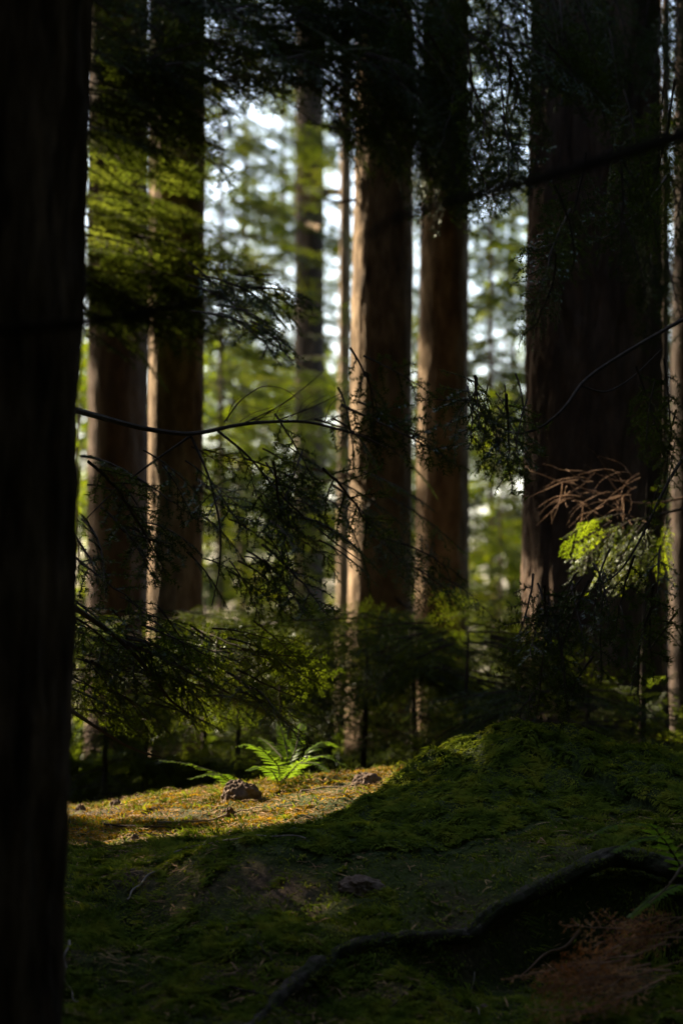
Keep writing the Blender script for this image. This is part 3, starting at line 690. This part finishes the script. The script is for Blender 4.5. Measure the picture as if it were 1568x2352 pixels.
# glowing boughs and dead twigs, right
ks = thing('hemlock', P(1720, 1750, 10.6)*[1, 1, 0]+[0, 0, ground_at(1.8, 10.6)], 'hemlock past the right edge reaching in glowing green boughs and dead brown twigs', 'tree')
kb2 = np.array(ks.location); mb = MB(); mb.grid(trunk_mesh(kb2-[0, 0, .1], kb2+[0, 0, 9], .08, .01, .05, 9, 1.6, 36, .08, 6, 4.), wrap=True); mb.build('trunk', M['bark_dark'], parent=ks, origin=kb2)
mb = MB(); limb(mb, [(1720, 1130, 10.6), (1560, 1170, 10.4), (1440, 1200, 10.35), (1320, 1230, 10.3)], .008, .002)
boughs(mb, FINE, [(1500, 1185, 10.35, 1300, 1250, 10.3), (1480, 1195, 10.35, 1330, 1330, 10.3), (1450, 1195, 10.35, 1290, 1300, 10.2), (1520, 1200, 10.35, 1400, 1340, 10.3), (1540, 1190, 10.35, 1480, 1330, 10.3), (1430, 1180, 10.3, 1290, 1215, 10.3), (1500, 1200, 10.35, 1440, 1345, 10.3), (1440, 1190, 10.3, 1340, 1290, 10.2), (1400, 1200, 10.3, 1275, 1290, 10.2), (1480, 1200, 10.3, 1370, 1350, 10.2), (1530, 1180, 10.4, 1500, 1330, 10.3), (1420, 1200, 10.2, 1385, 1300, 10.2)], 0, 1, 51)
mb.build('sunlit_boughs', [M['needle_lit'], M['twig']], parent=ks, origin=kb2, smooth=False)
mb = MB(); limb(mb, [(1720, 1080, 10.7), (1560, 1150, 10.5), (1440, 1160, 10.4), (1390, 1090, 10.4)], .006, .003)
r = np.random.default_rng(77)
for k in range(42):
    X0 = r.uniform(1290, 1470); Y0 = r.uniform(1085, 1180); l = r.uniform(40, 140); a = r.uniform(2.6, 3.9) if k % 3 else r.uniform(3.9, 5.6); D0 = 10.4+r.uniform(-.12, .12); pts = [(X0, Y0, D0)]
    for j in range(5):
        a += r.normal(0, .28); pts.append((pts[-1][0]+l/5*cos(a), pts[-1][1]-l/6*sin(a)+j*1.6, D0+r.uniform(-.03, .03)*j))
    limb(mb, pts, r.uniform(.0014, .0030), .0006, 4)
M['dead_twig'] = rough_mat('dead_twig', [(.3, (.13, .070, .040)), (.7, (.32, .19, .11))], 20, bump=0)
mb.build('dead_twigs', [M['dead_twig'], M['dead_twig']], parent=ks, origin=kb2)

# broken stubs that catch the sun
def stub(key, pts, r0, r1, mat='bark_pale', name='broken_branch'):
    root, base, _ = BIG[key]; mb = MB(); limb(mb, pts, r0, r1, 9, 0); mb.build(name, M[mat], parent=root, origin=base)
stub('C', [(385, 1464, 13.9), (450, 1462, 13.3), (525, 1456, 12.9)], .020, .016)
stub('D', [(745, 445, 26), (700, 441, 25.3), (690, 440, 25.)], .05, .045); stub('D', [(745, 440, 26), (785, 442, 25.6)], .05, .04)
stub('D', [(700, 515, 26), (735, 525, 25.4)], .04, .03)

# ------------------------------------------------------------------ far trees beyond the glade
def far_proto(seed, H=15, n=128, L=2.7):
    r = np.random.default_rng(seed); mb = MB()
    for k in range(n):
        z = H*(.03+.95*(k+r.random())/n); f = z/H; a = r.uniform(0, 2*pi); br = FAR[r.integers(len(FAR))]
        l = L*(1-f)**.7*r.uniform(.55, 1.15)+.3
        put(mb, br, np.array([0, 0, z]), [cos(a), sin(a), r.uniform(-.25, .12)], l/2.2, r.normal(0, .25), 0, 1)
    m2 = MB(); m2.grid(trunk_mesh(np.zeros(3), np.array([0, 0, H*1.0]), .06, .012, .05, 9, 1.2, 28, .15, seed, flare=.2), wrap=True)
    return m2, mb
protos = []
far = [  # (X, d, scale, lean label)
    (560, 33, .95, 'far sunlit fir left of the dark centre trunk'), (650, 40, 1.1, 'tall far fir behind the dark centre trunk with boughs'),
    (505, 27, .62, 'short bright fir beside the slim pale-striped trunk'), (740, 31, .50, 'low yellow-green fir glowing left of the brightest trunk'),
    (1130, 29, .72, 'far fir filling the gap left of the thickest trunk'), (1180, 42, 1.2, 'tall pale fir deep in the gap left of the thickest trunk'),
    (955, 44, 1.0, 'far fir seen in the slit between the two right of centre trunks'), 
    (1540, 36, 1.1, 'far fir in the slit by the right edge'),
    (200, 34, 1.0, 'far fir in the slit beside the black left-edge trunk'), 
   
    (690, 24.5, .22, 'small fir bush in the centre below the sky gap'), (1150, 23, .26, 'small fir bush low in the gap left of the thickest trunk')]
for i, (X_, d, s, lab) in enumerate(far):
    b = P(X_, 1700, d); b[2] = ground_at(b[0], d)-.1
    t = thing('fir_tree', b, lab, 'tree', 'sunlit firs beyond the glade')
    t.scale = (s**.6, s**.6, s); t.rotation_euler = (0, 0, i*2.1)
    if i < 3:
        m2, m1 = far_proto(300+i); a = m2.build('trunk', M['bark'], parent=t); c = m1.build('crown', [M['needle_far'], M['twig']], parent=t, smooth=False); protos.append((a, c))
    else:
        for o in protos[i % 3]:
            q = o.copy(); COL.objects.link(q); q.parent = t

# undergrowth covering the slope beyond the rim
n = 30000; y = 12+rng.random(n)**1.6*45; x = rng.uniform(-1, 1, n)*(y*.17+.5); cl = fbm(xy3(x, y, .9), 95, 3); u = rng.random(n) < .25+.75*sstep(.35, .55, cl); x, y, cl = x[u], y[u], cl[u]; n = len(x)
p = np.stack([x, y, ground_z(x, y)+rng.random(n)*(.10+.45*sstep(.4, .65, cl))*np.minimum(1, y/22)], 1)
a = rng.normal(0, 1, (n, 3)); a[:, 2] *= .6; a /= np.linalg.norm(a, axis=1, keepdims=True); q = np.cross(a, rng.normal(0, .5, (n, 3))+[0, 0, 1]); q /= np.linalg.norm(q, axis=1, keepdims=True)
l = (.10+y*.005)[:, None]*rng.uniform(.6, 1.3, n)[:, None]
v = np.stack([p-a*l*.5, p+q*l*.3, p+a*l*.55, p-q*l*.3], 1).reshape(-1, 3); mb = MB(); mb.add(v, quads=np.arange(len(v)).reshape(-1, 4))
tag(mb.build('undergrowth', M['needle'], smooth=False), 'low green undergrowth covering the slope behind the rim', 'undergrowth', kind='stuff')

# ------------------------------------------------------------------ unseen forest sprays added all round
mb = MB()
n = 44000        # added towards the sun to block it
pts = np.stack([rng.uniform(-2.4, 3.2, n), rng.uniform(1.5, 17.2, n), CAMZ+rng.uniform(-1.2, 4.2, n)], 1)
t = rng.uniform(3.2, 13, n)
c = pts+t[:, None]*SUN
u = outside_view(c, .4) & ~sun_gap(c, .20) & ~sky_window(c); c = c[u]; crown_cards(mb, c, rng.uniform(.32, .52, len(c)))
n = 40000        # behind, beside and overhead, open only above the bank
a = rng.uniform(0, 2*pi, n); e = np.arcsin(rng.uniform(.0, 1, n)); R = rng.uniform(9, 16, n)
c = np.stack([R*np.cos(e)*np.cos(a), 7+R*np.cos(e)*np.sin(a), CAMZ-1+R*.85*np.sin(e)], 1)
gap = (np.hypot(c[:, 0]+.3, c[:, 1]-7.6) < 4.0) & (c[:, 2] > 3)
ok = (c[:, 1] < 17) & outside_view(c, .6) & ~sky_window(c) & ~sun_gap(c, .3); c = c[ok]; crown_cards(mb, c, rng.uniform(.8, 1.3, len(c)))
for k in range(26):
    a_ = k*2*pi/26+rng.normal(0, .06); R_ = rng.uniform(8, 15); x_, y_ = R_*cos(a_), 6+R_*sin(a_)
    if y_ > 1 and abs(x_) < .16*y_+1.2 or (x_ < 0 and y_ > 5): continue
    zb = ground_at(x_, y_)
    mb.tube(np.array([[x_, y_, zb-.2], [x_, y_, zb+6], [x_+.2, y_, zb+14]]), [.3, .22, .08], 12, 1)
tag(mb.build('unseen_shade_forest', [M['needle_dark'], M['bark_dark']], smooth=False), 'unseen forest added round the glade, carved to shape its sun and shade', 'forest', kind='stuff')

# ------------------------------------------------------------------ root, rocks, sticks, ferns on the bank
t = np.linspace(0, len(ROOT)-1, 180); q = np.stack([np.interp(t, np.arange(len(ROOT)), ROOT[:, c]) for c in range(3)], 1)
for _ in range(8): q[1:-1] = .25*q[:-2]+.5*q[1:-1]+.25*q[2:]
q[:, 2] = np.maximum(q[:, 2]-.016, surf_z(q[:, 0], q[:, 1]+.03)-.018)+.012*(fbm(np.stack([t*1.3, 0*t, 0*t], 1), 3, 2)-.5)
rad = np.interp(t, [0, 2, 5, 8, 11], [.020, .024, .020, .026, .034])
tt = np.gradient(q, axis=0); tt /= np.linalg.norm(tt, axis=1)[:, None]; aa = np.cross(tt, [0, 0, 1.]); aa /= np.linalg.norm(aa, axis=1)[:, None]; bb = np.cross(aa, tt)
th = np.arange(28)*2*pi/28
rr = rad[:, None]*(1+.9*(fbm(np.stack([np.cos(th)[None]*1.5+0*t[:, None], np.sin(th)[None]*1.5+0*t[:, None], t[:, None]*1.6+0*th[None]], -1), 4, 3)-.5)+.18*(vnoise(np.stack([np.cos(th)[None]*4+0*t[:, None], np.sin(th)[None]*4+0*t[:, None], t[:, None]*5+0*th[None]], -1), 8)-.5))
v = q[:, None]+rr[..., None]*(np.cos(th)[None, :, None]*aa[:, None]+1.1*np.sin(th)[None, :, None]*bb[:, None])
mb = MB(); mb.grid(v, wrap=True)
root_o = tag(mb.build('tree_root', M['root'], origin=q[90]), 'long pale tree root winding diagonally over a dark hollow, lower right', 'root')
# moss creeping over the root
n = 9000; ii = rng.integers(2, 177, n); jj = rng.uniform(0, pi, n); pat_ = fbm(np.stack([t[ii]*2.2, jj*.8, 0*jj], 1), 66, 3); u = pat_ > .5; ii, jj = ii[u], jj[u]; n = len(ii)
nr_ = np.cos(jj)[:, None]*aa[ii]+np.sin(jj)[:, None]*bb[ii]; b_ = q[ii]+nr_*(rr[ii, (jj/(2*pi)*28).astype(int) % 28]*1.02)[:, None]-nr_*.003
g_ = rng.normal(0, 1, (n, 3)); g_[:, 2] -= .6; l_ = rng.uniform(.008, .020, n)[:, None]; sd_ = np.cross(nr_, g_); sd_ /= np.linalg.norm(sd_, axis=1, keepdims=True); tip = b_+nr_*l_*.7+g_/np.linalg.norm(g_, axis=1, keepdims=True)*l_*.7
mbr = MB(); mbr.add(np.stack([b_-sd_*.0018, b_+sd_*.0018, tip], 1).reshape(-1, 3), tris=np.arange(n*3).reshape(-1, 3))
mo_ = mbr.build('moss_fronds', M['moss'], parent=root_o, origin=q[90]); mo_['kind'] = 'stuff'
def rock(Xc, Yc, d, wpx, hpx, seed, label, mat='rock', name='rock'):
    p = P(Xc, Yc, d); zg = float(surf_z(np.array([p[0]]), np.array([d]))[0]); w = wpx/2/FPX*d; h = hpx/FPX*d
    u = np.linspace(0, pi, 26); vv = np.arange(44)*2*pi/44; U, V = np.meshgrid(u, vv, indexing='ij')
    n3 = np.stack([np.sin(U)*np.cos(V), np.sin(U)*np.sin(V), np.cos(U)], -1)
    ridge = np.abs(fbm(n3*2.3+seed, seed, 3)-.5)*2
    f = .72+.55*fbm(n3*1.4+seed*3, seed, 3)-.35*ridge+.10*(vnoise(n3*7, seed)-.5)
    v = n3*f[..., None]*np.array([w, w*.8, h*.95])
    O_ = np.array([p[0], d, zg-.02*h]); mb = MB(); mb.grid(v+O_, wrap=True); o = mb.build(name, M[mat], origin=O_, smooth=False)
    return tag(o, label, 'rock', 'stones on the bank')
rock(555, 1800, 9.35, 100, 48, 1, 'brown rough rock lying in the sunlit moss below the fern')
rock(845, 1790, 9.4, 76, 34, 2, 'small pinkish rock at the right end of the sunlit ground')
rock(892, 1812, 8.75, 60, 22, 3, 'grey rock sunk in moss at the left foot of the mound')
rock(268, 1808, 9.4, 36, 24, 4, 'dark lump standing on the rim of the sunlit ground, right one of two')
rock(188, 1816, 9.4, 34, 26, 5, 'pale lump on the rim beside the black left-edge trunk')
rock(310, 1893, 8.45, 24, 16, 6, 'tiny stone at the shaded edge of the sunlit ground')
rock(525, 1858, 8.95, 30, 20, 7, 'little dark stone below the brown rock')
rock(830, 2060, 7.3, 130, 40, 8, 'flat grey stone half covered in moss in the middle of the dark bank')
rock(1110, 2068+130, 6.85, 28, 14, 9, 'small pale stone under the root')
def stick(pts, r0, r1, label, mat='stick', lift=.006, sub=()):
    """a fallen stick lying along the ground under the given photo points"""
    p = np.array([P(*a) for a in pts]); t = np.linspace(0, len(p)-1, 9*(len(p)-1)+1); q = np.stack([np.interp(t, np.arange(len(p)), p[:, c]) for c in range(3)], 1)
    for _ in range(3): q[1:-1] = .25*q[:-2]+.5*q[1:-1]+.25*q[2:]
    z = surf_z(q[:, 0], q[:, 1]); 
    for _ in range(4): z[1:-1] = .25*z[:-2]+.5*z[1:-1]+.25*z[2:]
    q[:, 2] = z+lift+r0; q[:, :2] += .003*np.sin(t*5)[:, None]
    mb = MB(); mb.tube(q, np.linspace(r0, r1, len(q)), 7)
    return tag(mb.build('stick', M[mat], origin=q[0]), label, 'stick', 'fallen sticks on the bank')
def gd(X_, Y_):   # distance at which the photo ray meets the ground
    ds = np.linspace(6.0, 10.4, 1200); pp = np.array([P(X_, Y_, d) for d in ds]); s = surf_z(pp[:, 0], pp[:, 1]); k = np.nonzero(pp[:, 2] < s)[0]
    return float(ds[k[0]]) if len(k) else 10.0
def gst(xy, r0, r1, label, mat='stick', lift=.006): return stick([(a, b, gd(a, b)) for a, b in xy], r0, r1, label, mat, lift)
gst([(360, 1896), (430, 1893), (500, 1884), (560, 1868), (600, 1862)], .005, .0025, 'long pale stick lying along the lower edge of the sunlit ground')
gst([(240, 1900), (320, 1903), (400, 1908), (470, 1906)], .004, .002, 'thin brown stick in the shade under the long pale stick', 'twig')
gst([(385, 1990), (340, 2020), (310, 2050), (290, 2075)], .0045, .0028, 'grey stick sloping along the rim of the hollow at left')
gst([(160, 2170), (150, 2210), (150, 2250), (165, 2290), (180, 2310)], .004, .002, 'curved grey stick beside the black left-edge trunk, low')
gst([(690, 1822), (760, 1812), (820, 1808)], .004, .002, 'short pale stick lying in front of the small pinkish rock')
gst([(400, 1966), (450, 1950), (530, 1938), (620, 1930), (700, 1935)], .004, .002, 'thin dark stick curving across the shaded bank below the sunlit ground')
gst([(480, 2268), (560, 2285), (640, 2310), (720, 2340)], .0035, .002, 'thin dark stick sloping down to the root at the bottom', 'twig')
gst([(1100, 2345), (1080, 2290), (1090, 2240)], .003, .0015, 'thin upright-looking stick in front of the root', 'stick')
gst([(1330, 2160), (1250, 2220), (1200, 2260)], .006, .003, 'reddish stick leaning on the heap of dead sprays', 'dead_twig', .02)
mb = MB(); q = limb(mb, [(1600, 1950, 6.6), (1568, 1985, 6.6), (1535, 2035, 6.6), (1490, 2075, 6.7)], .005, .002, 7, 0); tag(mb.build('stick', M['stick'], origin=q[0]), 'pale bent stick poking in from the right edge above the dead sprays', 'stick', 'fallen sticks on the bank')
gst([(590, 2170), (610, 2195), (625, 2215)], .003, .002, 'short twig bent over the mossy hummock in the middle', 'twig')
gst([(880, 2330), (930, 2290), (1000, 2262)], .003, .002, 'crooked twig below the right bend of the root', 'twig')

# ferns
def frond_mesh(mb, pts, wid, npair=26, mat=0):
    """pts: polyline of the midrib; leaflets either side"""
    p = np.asarray(pts, float); t = np.linspace(0, len(p)-1, 40); q = np.stack([np.interp(t, np.arange(len(p)), p[:, c]) for c in range(3)], 1)
    for _ in range(4): q[1:-1] = .25*q[:-2]+.5*q[1:-1]+.25*q[2:]
    mb.tube(q, np.linspace(.0032, .0008, 40), 5, 1)
    tg = np.gradient(q, axis=0); tg /= np.linalg.norm(tg, axis=1)[:, None]
    for k in range(npair):
        f = .10+.89*k/npair; i = f*39; c = np.array([np.interp(i, np.arange(40), q[:, a]) for a in range(3)]); tt = tg[int(i)]
        sdir = np.cross(tt, [0, 0, 1.]); sdir /= np.linalg.norm(sdir)+1e-9; nn = np.cross(sdir, tt)
        for sgn in (1, -1):
            l = wid*min(1, .35+f*4.2)*(1-f)**.55*rng.uniform(.88, 1.08)+.006; w = np.linalg.norm(q[-1]-q[0])/npair*.40
            d = sdir*sgn*.93+tt*.32+nn*rng.normal(.06, .1); d /= np.linalg.norm(d)
            s = np.array([0, .15, .5, .8, 1.0]); ww = np.array([.35, 1, .85, .5, .02])*w
            cen = c+d*l*s[:, None]+tt*(l*.16*s**2)[:, None]-nn*(l*.22*s**2)[:, None]
            v = np.stack([cen-tt*ww[:, None], cen+nn*(w*.16)*0+nn*-.0006, cen+tt*ww[:, None]], 1)
            mb.grid(v, mat)
def fern(label, X_, Y_, d, fronds_, npair=26, size=1.):
    b = P(X_, Y_, d); b[2] = float(surf_z(np.array([b[0]]), np.array([d]))[0])-.01
    t = thing('sword_fern', b, label, 'fern', 'ferns on the bank')
    for (pts, w) in fronds_:
        mb = MB(); pp = [b]+[b+(P(*a)-b)*size for a in pts]; frond_mesh(mb, pp, w, npair); mb.build('frond', [M['fern'], M['twig']], parent=t, origin=b, smooth=False)
    return t
fern('sword fern with one glowing frond on the rim of the sunlit ground', 642, 1785, 9.85,
     [([(640, 1745, 9.65), (590, 1695, 9.55), (550, 1678, 9.5), (512, 1686, 9.45)], .060), ([(668, 1720, 9.9), (655, 1660, 10.0), (640, 1610, 10.1)], .045),
      ([(690, 1700, 9.9), (700, 1640, 10), (712, 1615, 10.1)], .045), ([(720, 1722, 9.7), (780, 1712, 9.65), (850, 1745, 9.6)], .055),
      ([(700, 1735, 9.55), (750, 1735, 9.4), (800, 1765, 9.3)], .05), ([(620, 1760, 9.6), (580, 1745, 9.4), (540, 1760, 9.3)], .04),
      ([(730, 1700, 9.9), (775, 1672, 10), (820, 1690, 10.1)], .05), ([(650, 1720, 9.9), (610, 1680, 10.1), (580, 1660, 10.2)], .045)], 26, .76)
fern('bluish fern fronds lying low on the rim left of the glowing fern', 545, 1800, 9.7,
     [([(500, 1775, 9.6), (440, 1755, 9.6), (360, 1745, 9.6)], .05), ([(515, 1780, 9.6), (480, 1778, 9.5), (430, 1790, 9.45)], .045)], 24)
fern('dark small fern under the right edge above the root', 1600, 1945, 7.3,
     [([(1500, 1895, 7.2), (1420, 1890, 7.1), (1335, 1925, 7.05)], .05), ([(1520, 1920, 7.1), (1470, 1925, 7.0), (1400, 1960, 6.9)], .04), ([(1560, 2030, 6.9), (1500, 2060, 6.75), (1440, 2110, 6.7)], .045)], 22)
fern('tiny fern seedling on the dark bank above the root', 868, 2185, 6.95, [([(862, 2160, 6.95), (880, 2135, 6.95)], .016), ([(880, 2170, 6.93), (905, 2160, 6.9)], .014), ([(850, 2172, 6.93), (835, 2165, 6.9)], .014)], 9)
# heap of dead rust-coloured sprays, lower right
hb = P(1460, 2240, 6.3); hb[2] = ground_at(hb[0], 6.3)
hp = thing('dead_spray_heap', hb, 'heap of fallen rust-brown conifer sprays in the lower right corner', 'dead branches')
DEAD = [branch(.45, 220+i, nl=.016, nw=.005, npm=110, gap=.035, tgap=.026, droop=.1, hang=.15) for i in range(3)]
mb = MB(); r = np.random.default_rng(5)
for k in range(40):
    X_ = r.uniform(1370, 1620); Y_ = 2085+(1570-X_)*.5+r.uniform(0, 150); d = 6.75-(Y_-2130)/700*1.5; p = P(X_, Y_, d); p[2] = max(p[2], ground_at(p[0], d)+.01)
    a = r.uniform(2.6, 4.0); put(mb, DEAD[k % 3], p, [cos(a), sin(a)*.7, r.uniform(-.35, .1)], r.uniform(.35, .6), r.normal(0, .6), 0, 1)
mb.build('dead_sprays', [M['rust'], M['dead_twig']], parent=hp, origin=hb, smooth=False)

# ------------------------------------------------------------------ light, sky, camera
w = bpy.data.worlds.new('World'); SC.world = w; w.use_nodes = True; nt = w.node_tree
bg = nt.nodes['Background']; sky = nt.nodes.new('ShaderNodeTexSky'); sky.sky_type = 'NISHITA'; sky.sun_disc = False
sky.sun_elevation = SUN_EL; sky.sun_rotation = SUN_AZ % (2*pi); sky.air_density = 1.0; sky.dust_density = 2.5; sky.ozone_density = 1.0
nt.links.new(sky.outputs[0], bg.inputs[0]); bg.inputs[1].default_value = .12
sl = bpy.data.lights.new('sun', 'SUN'); sl.energy = 5.0; sl.angle = radians(.5); sl.color = (1, .84, .60)
so = bpy.data.objects.new('sun', sl); COL.objects.link(so)
from mathutils import Vector
so.rotation_euler = Vector(SUN).to_track_quat('Z', 'Y').to_euler(); so.location = (-8, 12, 12)
cam = bpy.data.cameras.new('camera'); co = bpy.data.objects.new('camera', cam); COL.objects.link(co); SC.camera = co
co.location = (0, 0, CAMZ); co.rotation_euler = (pi/2+PITCH, 0, 0)
cam.sensor_fit = 'VERTICAL'; cam.sensor_height = 36; cam.lens = 85; cam.clip_end = 2000; cam.clip_start = .1
cam.dof.use_dof = True; cam.dof.focus_distance = 8.2; cam.dof.aperture_fstop = 2.4
SC.view_settings.view_transform = 'Standard'; SC.view_settings.look = 'None'; SC.view_settings.exposure = 2.1; SC.view_settings.gamma = 1
SC.render.engine = 'CYCLES'; c = SC.cycles
c.max_bounces = 6; c.diffuse_bounces = 3; c.glossy_bounces = 2; c.transmission_bounces = 4; c.use_denoising = True; c.use_adaptive_sampling = False; c.denoising_prefilter = 'ACCURATE'; c.denoising_input_passes = 'RGB_ALBEDO_NORMAL'
c.caustics_reflective = False; c.caustics_refractive = False; c.sample_clamp_indirect = 4
try: c.denoiser = 'OPENIMAGEDENOISE'
except Exception: pass
